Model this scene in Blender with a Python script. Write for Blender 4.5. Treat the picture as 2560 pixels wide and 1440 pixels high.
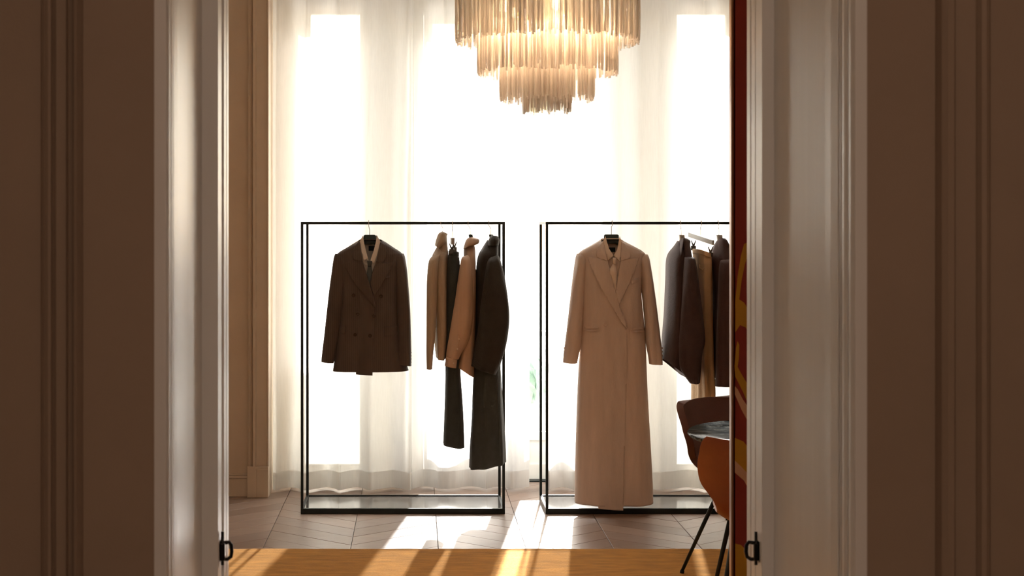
import bpy, bmesh, math, random
from mathutils import Vector, noise
from mathutils.geometry import tessellate_polygon
D = bpy.data
SC = bpy.context.scene
COL = SC.collection
for o in list(D.objects): D.objects.remove(o)
R = math.radians

# ------------------------------------------------------------------ camera
F = 3690.0; PX0 = 1040.0; PY0 = 560.0; EYE = 1.59
def GX(px, Y=8.1): return (px - PX0) * Y / F
def GZ(py, Y=8.1): return EYE - (py - PY0) * Y / F
cam_d = D.cameras.new('camera'); cam = D.objects.new('camera', cam_d); COL.objects.link(cam)
cam.location = (0, 0, EYE); cam.rotation_euler = (R(90), 0, 0)
cam_d.sensor_width = 36; cam_d.lens = F / 2560 * 36
cam_d.shift_x = (1280 - PX0) / 2560; cam_d.shift_y = (PY0 - 720) / 2560
cam_d.clip_start = .05; cam_d.clip_end = 300
cam_d.dof.use_dof = True; cam_d.dof.focus_distance = 8.0; cam_d.dof.aperture_fstop = 8.0
SC.camera = cam

# ------------------------------------------------------------------ sky, sun, exposure
SUN_EL = 24.0; SUN_AZ = 7.8
w = D.worlds.new('sky'); SC.world = w; w.use_nodes = True
nt = w.node_tree; nt.nodes.clear()
wo = nt.nodes.new('ShaderNodeOutputWorld'); bg = nt.nodes.new('ShaderNodeBackground'); sk = nt.nodes.new('ShaderNodeTexSky')
sk.sky_type = 'NISHITA'; sk.sun_disc = False; sk.sun_elevation = R(SUN_EL); sk.sun_rotation = R(SUN_AZ)
sk.air_density = 1.2; sk.dust_density = 1.0; sk.ozone_density = .6
bg.inputs[1].default_value = .15
nt.links.new(sk.outputs[0], bg.inputs[0]); nt.links.new(bg.outputs[0], wo.inputs[0])
sd = D.lights.new('sun_offscreen', 'SUN'); sd.energy = 15; sd.angle = R(.9); sd.color = (1, .96, .91)
so = D.objects.new('sun_offscreen', sd); COL.objects.link(so)
tv = Vector((-math.tan(R(SUN_AZ)), -1, -math.tan(R(SUN_EL)) / math.cos(R(SUN_AZ))))
so.rotation_euler = tv.to_track_quat('-Z', 'Y').to_euler(); so.location = (3, 14, 6)
SC.view_settings.view_transform = 'Standard'; SC.view_settings.look = 'None'
SC.view_settings.exposure = 1.4; SC.view_settings.gamma = 1.0

# ------------------------------------------------------------------ materials
MATS = {}
def newmat(name):
    m = D.materials.new(name); m.use_nodes = True; n = m.node_tree; n.nodes.clear()
    return m, n, n.nodes.new('ShaderNodeOutputMaterial')
def N(n, t, **kw):
    x = n.nodes.new(t)
    for k, v in kw.items():
        if k.startswith('i_'):
            k2 = k[2:].replace('_', ' ')
            x.inputs[int(k2) if k2.isdigit() else k2].default_value = v
        else: setattr(x, k, v)
    return x
def c4(c): return (c[0], c[1], c[2], 1)
def mat(name, col, rough=.6, var=.12, scale=8, bump=.0, bscale=60, metal=0, spec=.4, trans=0, stretch=(1, 1, 1), stripe=None, sheen=0, coat=0):
    """principled colour with noise variation, optional bump, optional pinstripe, optional thin-cloth translucency"""
    if name in MATS: return MATS[name]
    m, n, out = newmat(name); L = n.links.new
    tc = N(n, 'ShaderNodeTexCoord'); mp = N(n, 'ShaderNodeMapping'); mp.inputs['Scale'].default_value = stretch
    L(tc.outputs['Object'], mp.inputs[0])
    nz = N(n, 'ShaderNodeTexNoise', i_Scale=scale, i_Detail=5.0, i_Roughness=.6); L(mp.outputs[0], nz.inputs[0])
    rp = N(n, 'ShaderNodeValToRGB'); rp.color_ramp.elements[0].position = .3; rp.color_ramp.elements[1].position = .7
    rp.color_ramp.elements[0].color = c4([x * (1 - var) for x in col]); rp.color_ramp.elements[1].color = c4([min(1, x * (1 + var)) for x in col])
    L(nz.outputs[0], rp.inputs[0]); colout = rp.outputs[0]
    if stripe:
        sx = N(n, 'ShaderNodeSeparateXYZ'); L(tc.outputs['Object'], sx.inputs[0])
        mu = N(n, 'ShaderNodeMath', operation='MULTIPLY', i_1=stripe[0]); L(sx.outputs[0], mu.inputs[0])
        si = N(n, 'ShaderNodeMath', operation='SINE'); L(mu.outputs[0], si.inputs[0])
        gt = N(n, 'ShaderNodeMath', operation='GREATER_THAN', i_1=stripe[1]); L(si.outputs[0], gt.inputs[0])
        mxs = N(n, 'ShaderNodeMath', operation='MULTIPLY', i_1=stripe[3]); L(gt.outputs[0], mxs.inputs[0])
        mx = N(n, 'ShaderNodeMixRGB'); mx.inputs[2].default_value = c4(stripe[2])
        L(mxs.outputs[0], mx.inputs[0]); L(colout, mx.inputs[1]); colout = mx.outputs[0]
    bs = N(n, 'ShaderNodeBsdfPrincipled', i_Roughness=rough, i_Metallic=metal)
    bs.inputs['Specular IOR Level'].default_value = spec
    if sheen: bs.inputs['Sheen Weight'].default_value = sheen
    if coat: bs.inputs['Coat Weight'].default_value = coat; bs.inputs['Coat Roughness'].default_value = .08
    L(colout, bs.inputs['Base Color'])
    if bump:
        n2 = N(n, 'ShaderNodeTexNoise', i_Scale=bscale, i_Detail=4.0); L(mp.outputs[0], n2.inputs[0])
        bp = N(n, 'ShaderNodeBump', i_Strength=bump, i_Distance=.01); L(n2.outputs[0], bp.inputs['Height']); L(bp.outputs[0], bs.inputs['Normal'])
    if trans:
        tr = N(n, 'ShaderNodeBsdfTranslucent'); L(colout, tr.inputs[0])
        ms = N(n, 'ShaderNodeMixShader', i_0=trans); L(bs.outputs[0], ms.inputs[1]); L(tr.outputs[0], ms.inputs[2]); L(ms.outputs[0], out.inputs[0])
    else: L(bs.outputs[0], out.inputs[0])
    MATS[name] = m
    return m
def sheer(name, transp, col, tfac=.62):
    """thin woven voile: open weave lets light straight through, yarns scatter it"""
    m, n, out = newmat(name); L = n.links.new
    tc = N(n, 'ShaderNodeTexCoord'); nz = N(n, 'ShaderNodeTexNoise', i_Scale=2.0, i_Detail=3.0)
    mp = N(n, 'ShaderNodeMapping'); mp.inputs['Scale'].default_value = (60, 60, 6); L(tc.outputs['Object'], mp.inputs[0]); L(mp.outputs[0], nz.inputs[0])
    ma = N(n, 'ShaderNodeMapRange', i_3=1 - transp - .05, i_4=1 - transp + .05); L(nz.outputs[0], ma.inputs[0])
    tp = N(n, 'ShaderNodeBsdfTransparent'); tl = N(n, 'ShaderNodeBsdfTranslucent', i_Color=c4(col)); df = N(n, 'ShaderNodeBsdfDiffuse', i_Color=c4(col))
    a = N(n, 'ShaderNodeMixShader', i_0=tfac); L(df.outputs[0], a.inputs[1]); L(tl.outputs[0], a.inputs[2])
    b = N(n, 'ShaderNodeMixShader'); L(ma.outputs[0], b.inputs[0]); L(tp.outputs[0], b.inputs[1]); L(a.outputs[0], b.inputs[2]); L(b.outputs[0], out.inputs[0])
    return m
def glass(name, gl=.12, tint=(1, 1, 1)):
    m, n, out = newmat(name); L = n.links.new
    tp = N(n, 'ShaderNodeBsdfTransparent', i_Color=c4(tint)); g = N(n, 'ShaderNodeBsdfGlossy', i_Roughness=.03)
    b = N(n, 'ShaderNodeMixShader', i_0=gl); L(tp.outputs[0], b.inputs[1]); L(g.outputs[0], b.inputs[2]); L(b.outputs[0], out.inputs[0])
    return m
def rodglass(name):
    m, n, out = newmat(name); L = n.links.new
    tc = N(n, 'ShaderNodeTexCoord'); nz = N(n, 'ShaderNodeTexNoise', i_Scale=70.0, i_Detail=2.0); L(tc.outputs['Object'], nz.inputs[0])
    bp = N(n, 'ShaderNodeBump', i_Strength=.5, i_Distance=.004); L(nz.outputs[0], bp.inputs['Height'])
    tp = N(n, 'ShaderNodeBsdfTransparent', i_Color=(.88, .88, .86, 1)); tl = N(n, 'ShaderNodeBsdfTranslucent', i_Color=(.92, .91, .89, 1))
    g = N(n, 'ShaderNodeBsdfGlossy', i_Roughness=.12); L(bp.outputs[0], g.inputs['Normal'])
    df = N(n, 'ShaderNodeBsdfDiffuse', i_Color=(.90, .89, .87, 1))
    x = N(n, 'ShaderNodeMixShader', i_0=.4); L(tl.outputs[0], x.inputs[1]); L(df.outputs[0], x.inputs[2])
    a = N(n, 'ShaderNodeMixShader', i_0=.42); L(x.outputs[0], a.inputs[1]); L(g.outputs[0], a.inputs[2])
    oi = N(n, 'ShaderNodeObjectInfo'); ge = N(n, 'ShaderNodeNewGeometry'); ad = N(n, 'ShaderNodeMath', operation='ADD'); fr_ = N(n, 'ShaderNodeMath', operation='FRACT')
    L(oi.outputs['Random'], ad.inputs[0]); L(ge.outputs['Random Per Island'], ad.inputs[1]); L(ad.outputs[0], fr_.inputs[0])
    mr = N(n, 'ShaderNodeMapRange', i_3=.22, i_4=.72); L(fr_.outputs[0], mr.inputs[0])
    b = N(n, 'ShaderNodeMixShader'); L(mr.outputs[0], b.inputs[0]); L(tp.outputs[0], b.inputs[1]); L(a.outputs[0], b.inputs[2]); L(b.outputs[0], out.inputs[0])
    return m
def emit(name, col, s):
    m, n, out = newmat(name); e = N(n, 'ShaderNodeEmission', i_Color=c4(col), i_Strength=s); n.links.new(e.outputs[0], out.inputs[0]); return m
def marble(name):
    m, n, out = newmat(name); L = n.links.new
    tc = N(n, 'ShaderNodeTexCoord'); nz = N(n, 'ShaderNodeTexNoise', i_Scale=2.6, i_Detail=8.0, i_Roughness=.7, i_Distortion=1.4)
    mp = N(n, 'ShaderNodeMapping'); mp.inputs['Scale'].default_value = (1, 2.4, 1); L(tc.outputs['Object'], mp.inputs[0]); L(mp.outputs[0], nz.inputs[0])
    rp = N(n, 'ShaderNodeValToRGB'); e = rp.color_ramp.elements
    e[0].position = .44; e[0].color = (.012, .014, .014, 1); e[1].position = .62; e[1].color = (.02, .024, .024, 1)
    x = e.new(.505); x.color = (.22, .24, .23, 1); x = e.new(.492); x.color = (.03, .035, .035, 1); x = e.new(.518); x.color = (.04, .045, .045, 1)
    df = N(n, 'ShaderNodeBsdfDiffuse'); gl = N(n, 'ShaderNodeBsdfGlossy', i_Roughness=.12); ms = N(n, 'ShaderNodeMixShader', i_0=.07)
    L(nz.outputs[0], rp.inputs[0]); L(rp.outputs[0], df.inputs[0]); L(df.outputs[0], ms.inputs[1]); L(gl.outputs[0], ms.inputs[2]); L(ms.outputs[0], out.inputs[0])
    return m

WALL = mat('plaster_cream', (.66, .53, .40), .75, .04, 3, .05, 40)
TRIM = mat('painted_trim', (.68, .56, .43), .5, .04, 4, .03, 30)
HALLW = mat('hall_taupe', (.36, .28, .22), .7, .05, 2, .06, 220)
JAMB = mat('jamb_paint', (.83, .85, .86), .36, .025, 2, .02, 20, stretch=(14, 14, .6))
WWHITE = mat('white_window_paint', (.82, .82, .78), .45, .03, 5)
CEIL = mat('ceiling_white', (.86, .83, .79), .8, .02, 3)
BLACK = mat('black_steel', (.018, .026, .026), .42, .1, 20, metal=.55, spec=.5)
FILL_FROST = sheer('added_fill_frost', .03, (.90, .90, .87), .52); RODM = rodglass('chandelier_glass'); PANE = glass('window_glass', .06)

# ------------------------------------------------------------------ mesh helpers
def link(name, me, m, parent=None, smooth=False):
    o = D.objects.new(name, me); COL.objects.link(o)
    if m and not me.materials: me.materials.append(m)
    if parent: o.parent = parent
    if smooth: me.polygons.foreach_set('use_smooth', [True] * len(me.polygons))
    return o
def from_bm(name, bm, m, parent=None, smooth=False):
    bmesh.ops.recalc_face_normals(bm, faces=bm.faces[:])
    me = D.meshes.new(name); bm.to_mesh(me); bm.free(); return link(name, me, m, parent, smooth)
def add_box(bm, x0, x1, y0, y1, z0, z1, bev=0):
    vs = [bm.verts.new(p) for p in ((x0, y0, z0), (x1, y0, z0), (x1, y1, z0), (x0, y1, z0), (x0, y0, z1), (x1, y0, z1), (x1, y1, z1), (x0, y1, z1))]
    fs = [bm.faces.new([vs[i] for i in f]) for f in ((3, 2, 1, 0), (4, 5, 6, 7), (0, 1, 5, 4), (1, 2, 6, 5), (2, 3, 7, 6), (3, 0, 4, 7))]
    if bev:
        es = list({e for f in fs for e in f.edges}); bmesh.ops.bevel(bm, geom=es, offset=bev, segments=2, affect='EDGES', profile=.5)
def box(name, x0, x1, y0, y1, z0, z1, m, parent=None, bev=0):
    bm = bmesh.new(); add_box(bm, x0, x1, y0, y1, z0, z1, bev); return from_bm(name, bm, m, parent)
def add_prism(bm, pts, z0, z1):
    a = [bm.verts.new((x, y, z0)) for x, y in pts]; b = [bm.verts.new((x, y, z1)) for x, y in pts]; n = len(pts)
    for i in range(n): bm.faces.new((a[i], a[(i + 1) % n], b[(i + 1) % n], b[i]))
    bm.faces.new(a[::-1]); bm.faces.new(b)
def prism(name, pts, z0, z1, m, parent=None):
    bm = bmesh.new(); add_prism(bm, pts, z0, z1); return from_bm(name, bm, m, parent)
def add_tube(bm, pts, r, seg=8):
    pts = [Vector(p) for p in pts]; rings = []; n = len(pts)
    rs = r if isinstance(r, (list, tuple)) else [r] * n
    for i, p in enumerate(pts):
        t = (pts[min(i + 1, n - 1)] - pts[max(i - 1, 0)]).normalized()
        a = t.orthogonal().normalized() if i == 0 else (a - t * a.dot(t)).normalized()
        b = t.cross(a)
        rings.append([bm.verts.new(p + (a * math.cos(k * 2 * math.pi / seg) + b * math.sin(k * 2 * math.pi / seg)) * rs[i]) for k in range(seg)])
    for i in range(n - 1):
        for k in range(seg): bm.faces.new((rings[i][k], rings[i][(k + 1) % seg], rings[i + 1][(k + 1) % seg], rings[i + 1][k]))
    bm.faces.new(rings[0][::-1]); bm.faces.new(rings[-1])
def tube(name, pts, r, m, parent=None, seg=8, smooth=True):
    bm = bmesh.new(); add_tube(bm, pts, r, seg); return from_bm(name, bm, m, parent, smooth)
def lathe(name, prof, m, parent=None, seg=40, loc=(0, 0, 0), smooth=True):
    bm = bmesh.new(); rings = []
    for r, z in prof: rings.append([bm.verts.new((loc[0] + r * math.cos(k * 2 * math.pi / seg), loc[1] + r * math.sin(k * 2 * math.pi / seg), loc[2] + z)) for k in range(seg)])
    for i in range(len(prof) - 1):
        for k in range(seg): bm.faces.new((rings[i][k], rings[i][(k + 1) % seg], rings[i + 1][(k + 1) % seg], rings[i + 1][k]))
    bm.faces.new(rings[0][::-1]); bm.faces.new(rings[-1])
    return from_bm(name, bm, m, parent, smooth)
def tag(o, label, cat, group=None):
    o['label'] = label; o['category'] = cat
    if group: o['group'] = group
    return o
def thing(name, loc, label, cat, group=None, rz=0):
    o = D.objects.new(name, None); COL.objects.link(o); o.location = loc; o.rotation_euler[2] = rz; o.empty_display_size = .1
    return tag(o, label, cat, group)
def st(o): o['kind'] = 'structure'; return o
def adopt(root, objs):
    """parent world-built meshes to an Empty that stands at the thing's base"""
    v = Vector(root.location)
    for o in objs:
        o.data.transform(__import__('mathutils').Matrix.Translation(-v)); o.parent = root
def solid(o, t, off=0):
    s = o.modifiers.new('thickness', 'SOLIDIFY'); s.thickness = t; s.offset = off; return o

# ------------------------------------------------------------------ the room
RX0, RX1, RTOP = -1.9, 3.15, 4.0
YN, YM, YD = 2.86, 3.435, 3.6          # near face of the doorway wall, rebate, room face
YB = 8.63                              # back wall face; the window recess goes on to 9.1
REC0, REC1 = -.858, 2.128
bmw = bmesh.new()
add_box(bmw, RX0, REC0, YB, 9.25, 0, RTOP); add_box(bmw, REC1, RX1, YB, 9.25, 0, RTOP); add_box(bmw, REC0, REC1, YB, 9.25, 3.55, RTOP)
st(from_bm('wall_back', bmw, WALL)); bmw = bmesh.new()
A0, A1, B0, B1, D0, D1 = -.717, -.317, .012, 1.257, 1.587, 1.987
SILL, HEAD = .88, 2.93
WY0, WY1 = 9.1, 9.25
for a, b, z0, z1 in ((REC0, A0, 0, 3.55), (A0, A1, 0, .06), (A0, A1, HEAD, 3.55), (A1, B0, 0, 3.55), (B0, B1, HEAD, 3.55), (B1, D0, 0, 3.55), (D0, D1, 0, .06), (D0, D1, HEAD, 3.55), (D1, REC1, 0, 3.55)):
    add_box(bmw, a, b, WY0, WY1, z0, z1)
st(from_bm('wall_window', bmw, mat('window_wall_taupe', (.60, .57, .50), .8, .04, 3)))
st(box('wall_left', RX0 - .2, RX0, YD, 9.25, 0, RTOP, WALL)); st(box('wall_right', RX1, RX1 + .2, YD, 9.25, 0, RTOP, WALL))
st(box('ceiling', RX0 - .2, RX1 + .2, YD, 9.25, RTOP, RTOP + .2, CEIL))
# doorway wall between the hall and the room
JL, JR = -.4867, .8526
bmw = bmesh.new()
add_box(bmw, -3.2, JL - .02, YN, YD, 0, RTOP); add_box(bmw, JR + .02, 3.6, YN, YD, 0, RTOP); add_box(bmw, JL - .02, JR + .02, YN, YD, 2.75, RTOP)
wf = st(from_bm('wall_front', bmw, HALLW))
bmw = bmesh.new()
add_box(bmw, RX0, JL - .02, YD, YD + .006, 0, RTOP); add_box(bmw, JR + .02, RX1, YD, YD + .006, 0, RTOP); add_box(bmw, JL - .02, JR + .02, YD, YD + .006, 2.75, RTOP)
st(from_bm('wall_front_room_side', bmw, WALL))
# hall around the camera
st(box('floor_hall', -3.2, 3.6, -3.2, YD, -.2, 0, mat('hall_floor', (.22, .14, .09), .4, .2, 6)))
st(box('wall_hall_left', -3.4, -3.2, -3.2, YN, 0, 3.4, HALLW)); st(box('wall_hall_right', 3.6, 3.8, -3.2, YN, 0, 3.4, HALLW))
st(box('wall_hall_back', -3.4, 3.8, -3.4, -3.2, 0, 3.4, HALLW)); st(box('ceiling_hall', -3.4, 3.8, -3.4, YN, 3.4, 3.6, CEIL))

# vertical mouldings on the hall face of the doorway wall
def ridge(name, pxa, pxb, prof, m, Y=YN):
    xa, xb = GX(pxa, Y), GX(pxb, Y); pts = [(xa + (xb - xa) * u, Y - h) for u, h in prof]
    pts = [(xa, Y + .004)] + pts + [(xb, Y + .004)]
    return st(prism(name, pts, 0, RTOP - .6, m))
ridge('trim_1', 104, 140, [(0, .004), (.15, .016), (.4, .022), (.55, .012), (.75, .012), (.9, .02), (1, .006)], HALLW)
ridge('trim_2', 168, 208, [(0, .006), (.12, .02), (.3, .028), (.5, .016), (.62, .03), (.85, .034), (1, .01)], HALLW)
ridge('trim_3', 2338, 2384, [(0, .006), (.1, .026), (.35, .036), (.7, .034), (.9, .02), (1, .006)], HALLW)
ridge('trim_4', 2440, 2475, [(0, .004), (.2, .016), (.5, .018), (.8, .012), (1, .003)], HALLW)
# reveal linings, beads and door frames
def jamb(idx, near, mid, sgn):
    """sgn +1: left side, faces +X"""
    s = sgn; xm = GX(mid, YM); x0 = near
    root = st(prism('trim_%d' % idx, [(x0 - s * .025, YN + .035), (x0 - s * .002, YN + .035), (xm, YM), (xm - s * .03, YM)] if s > 0 else
              [(xm - s * .03, YM), (xm, YM), (x0 - s * .002, YN + .035), (x0 - s * .025, YN + .035)], 0, 2.75, JAMB))
    def slab(name, ya, yb, h0, h1, m=JAMB):
        f = lambda y: x0 + (xm - x0) * (y - YN) / (YM - YN)
        bm = bmesh.new(); p = [(f(ya) - s * .02, ya), (f(ya) + s * h0, ya), ((f(ya) + f(yb)) / 2 + s * (max(h0, h1) + .001), (ya + yb) / 2), (f(yb) + s * h1, yb), (f(yb) - s * .02, yb)]
        add_prism(bm, p, 0, 2.74); return from_bm(name, bm, m, root)
    slab('bead', YN - .004, YN + .026, .003, .006); slab('bead', YN + .034, YN + .062, .006, .007); slab('bead', YN + .076, YN + .088, .002, .003)
    slab('panel_edge', YN + .105, YN + .185, .002, .0025)
    return root
jl = jamb(5, JL, 505, 1); jr = jamb(6, JR, 1935, -1)
def frame(idx, pa, pb, s):
    xa, xb = GX(pa, YM), GX(pb, YD); w0 = xa - s * .06
    root = st(prism('trim_%d' % idx, [(w0, YM), (xa, YM), (xa, YM + .062), (xa - s * .006, YM + .066), (xa - s * .006, YM + .086), (xb, YM + .09), (xb, YD - .035), (xb - s * .004, YD - .03), (xb, YD - .024), (xb, YD + .012), (w0, YD + .012)], 0, 2.74, JAMB))
    return root, xa
fl, xfl = frame(7, 545, 570, 1); fr, xfr = frame(8, 1905, 1870, -1)
IRON = mat('dark_iron', (.012, .011, .011), .3, .2, 30, metal=.6)
def keeper(parent, x, s):
    """cast espagnolette keeper: spindle through a looped bracket"""
    y = YM + .035; z0 = GZ(1412, 3.47)
    tube('keeper_spindle', [(x + s * .006, y, z0), (x + s * .006, y, z0 + .078)], .0038, IRON, parent, 10)
    bm = bmesh.new(); add_box(bm, x - s * .002 if s > 0 else x, x if s > 0 else x + .002, y - .012, y + .02, z0 + .008, z0 + .056); add_box(bm, min(x, x + s * .012), max(x, x + s * .012), y - .008, y + .008, z0 + .01, z0 + .052, .003)
    from_bm('keeper_plate', bm, IRON, parent)
    tube('keeper_loop', [(x + s * .008, y + .006, z0 + .05), (x + s * .02, y + .012, z0 + .051), (x + s * .025, y + .014, z0 + .043), (x + s * .026, y + .014, z0 + .028), (x + s * .024, y + .014, z0 + .016), (x + s * .016, y + .01, z0 + .011), (x + s * .008, y + .006, z0 + .012)], .0046, IRON, parent, 10)
keeper(fl, xfl, 1); keeper(fr, xfr, -1)

# back wall trim: architrave with plinth block, baseboard
def architrave(idx, xa, xb, flip):
    w_ = xb - xa
    prof = [(0, 0), (.0, .03), (.12, .045), (.2, .03), (.26, .05), (.36, .05), (.42, .034), (.9, .03), (.94, .042), (1, .042), (1, 0)]
    if flip: prof = [(1 - u, h) for u, h in prof][::-1]
    o = st(prism('trim_%d' % idx, [(xa + u * w_, YB - h) for u, h in prof], GZ(1163, YB), 3.55, TRIM))
    bm = bmesh.new(); e = .004
    add_box(bm, xa - e, xb + e * 0, YB - .056, YB, 0, GZ(1163, YB), .003); add_box(bm, xa + w_ * .42, xb, YB - .06, YB - .05, 0, GZ(1166, YB) - .008, .003)
    from_bm('plinth_block', bm, TRIM, o); return o
architrave(9, GX(622, YB), REC0, False); architrave(10, REC1, REC1 + (REC0 - GX(622, YB)), True)
def baseboard(name, xa, xb):
    zt = GZ(1183, YB)
    o = st(box(name, xa, xb, YB - .02, YB, 0, zt - .028, TRIM, None, .002))
    box('cap_moulding', xa, xb, YB - .03, YB, zt - .026, zt - .010, TRIM, o, .003); box('cap_bead', xa, xb, YB - .018, YB, zt - .008, zt, TRIM, o, .002)
baseboard('baseboard_back', RX0, GX(622, YB) - .004); baseboard('baseboard_back_right', REC1 + .13, RX1)

# floor: base slab and chevron planks
fb = st(box('floor', RX0 - .2, RX1 + .2, YD, 9.4, -.2, -.012, mat('floor_joint', (.06, .035, .025), .6, .1, 9)))
PL = [mat('oak_plank_%s' % nme, c, .36, .13, 5, .05, 40, stretch=(1.2, 14, 1), spec=.5) for nme, c in (('fawn', (.315, .225, .175)), ('umber', (.275, .195, .15)), ('sand', (.34, .25, .2)), ('grey', (.29, .213, .175)))]
CW, PH, CH = .43, .19, .35
random.seed(4)
pm = {}
def plank_mesh(dirn, k):
    key = (dirn, k)
    if key not in pm:
        g = .0012; bm = bmesh.new()
        y0, y1 = (0, CH) if dirn > 0 else (CH, 0)
        P4 = [(g, y0 + g), (CW - g, y1 + g), (CW - g, y1 + PH - g), (g, y0 + PH - g)]
        top = [bm.verts.new((x, y, 0)) for x, y in P4]; bot = [bm.verts.new((x, y, -.012)) for x, y in P4]
        f = bm.faces.new(top)
        for i in range(4): bm.faces.new((top[i], bot[i], bot[(i + 1) % 4], top[(i + 1) % 4]))
        bmesh.ops.bevel(bm, geom=list(f.edges), offset=.0012, segments=1, affect='EDGES')
        bmesh.ops.recalc_face_normals(bm, faces=bm.faces[:])
        me = D.meshes.new('plank'); bm.to_mesh(me); bm.free(); me.materials.append(PL[k]); pm[key] = me
    return pm[key]
for i in range(-3, 8):
    x = -.751 + CW * i
    if x < RX0 or x + CW > RX1: continue
    y = 6.55
    while y < 9.02:
        dirn = -1 if i % 2 == 0 else 1
        o = D.objects.new('plank', plank_mesh(dirn, random.randrange(4))); COL.objects.link(o); o.location = (x, y, random.uniform(-.0004, .0004)); o.parent = fb
        y += PH
st(box('floor_border', RX0, RX1, YD, 6.75, -.012, -.0005, PL[0]))

# windows
def window(idx, x0, x1, bars):
    bm = bmesh.new(); y0, y1 = WY0 + .05, WY0 + .1; t = .03; zb = .06
    for a, b, z0, z1 in ((x0, x0 + t, zb, HEAD), (x1 - t, x1, zb, HEAD), (x0 + t, x1 - t, zb, zb + .04), (x0 + t, x1 - t, HEAD - .04, HEAD)): add_box(bm, a, b, y0, y1, z0, z1)
    o = st(from_bm('window_%d' % idx, bm, WWHITE))
    box('transom', x0 + t, x1 - t, y0, y1, SILL - .045, SILL, WWHITE, o)
    for xb in bars: box('sash_stile', xb - .018, xb + .018, y0 + .004, y1 - .004, SILL, HEAD - .04, WWHITE, o)
    e = [x0 + t] + [v for b in bars for v in (b - .018, b + .018)] + [x1 - t]
    for a, b in zip(e[::2], e[1::2]): box('pane', a, b, y0 + .022, y0 + .026, SILL, HEAD - .04, PANE, o)
    p = box('added_fill_pane', x0 + t, x1 - t, y0 + .022, y0 + .0225, zb + .04, SILL - .045, FILL_FROST, o); p['label'] = 'added frosted lower pane scattering sun onto the curtain'  # added translucent pane, scatters sunlight to brighten the lower curtain
window(1, A0, A1, (-.672,)); window(3, D0, D1, (D1 - .045,))
dr = bmesh.new(); y0, y1 = WY0 + .04, WY0 + .11
add_box(dr, B0, B0 + .035, y0, y1, 0, HEAD); add_box(dr, B1 - .035, B1, y0, y1, 0, HEAD); add_box(dr, B0 + .035, B1 - .035, y0, y1, HEAD - .04, HEAD)
door = st(from_bm('door_1', dr, WWHITE))
bm_ = (B0 + B1) / 2
for a, b in ((B0 + .037, bm_ - .002), (bm_ + .002, B1 - .037)):
    bm = bmesh.new(); t = .055; ya, yb = y0 + .008, y1 - .008
    for xa, xb, z0, z1 in ((a, a + t, .01, HEAD - .045), (b - t, b, .01, HEAD - .045), (a + t, b - t, .01, .10), (a + t, b - t, .25, .30), (a + t, b - t, HEAD - .10, HEAD - .045), (a + t, b - t, .895, .925)): add_box(bm, xa, xb, ya, yb, z0, z1)
    lf = from_bm('door_leaf', bm, WWHITE, door)
    box('kick_panel', a + t, b - t, ya + .016, yb - .016, .10, .25, WWHITE, lf)
    box('pane', a + t, b - t, ya + .024, ya + .028, .30, .895, PANE, lf); box('pane', a + t, b - t, ya + .024, ya + .028, .925, HEAD - .10, PANE, lf)
box('threshold', B0, B1, WY0 - .01, WY1, -.01, .008, BLACK, door)

# terrace outside
st(box('ground', -40, 40, 9.25, 90, -.25, -.03, mat('pale_terrace_stone', (.62, .58, .52), .8, .05, 2)))
LEAF = mat('leaf_green', (.30, .42, .36), .5, .25, 12, trans=.3)
pt = thing('potted_plant', (.95, 10.6, -.03), 'leafy plant in a pale trough outside the glazed doors', 'plant')
box('trough', -.32, .32, -.16, .16, 0, .34, mat('pale_clay', (.72, .66, .6), .7), pt, .012)
random.seed(9)
for i in range(46):
    bx, by = random.uniform(-.26, .26), random.uniform(-.1, .1); a = random.uniform(0, 6.28); ln = random.uniform(.25, .5); tilt = random.uniform(.15, .8)
    bm = bmesh.new(); L_ = []; Rr = []; dx, dy = math.cos(a), math.sin(a)
    for k in range(6):
        u = k / 5; wd = .032 * math.sin(math.pi * min(.97, u * .9 + .08)); r_ = ln * tilt * u * u; z = .33 + ln * u * (1 - .35 * tilt * u)
        c = Vector((bx + dx * r_, by + dy * r_, z)); sdv = Vector((-dy, dx, 0)) * wd
        L_.append(bm.verts.new(c + sdv)); Rr.append(bm.verts.new(c - sdv))
    for k in range(5): bm.faces.new((L_[k], L_[k + 1], Rr[k + 1], Rr[k]))
    from_bm('leaf', bm, LEAF, pt, True)

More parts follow.
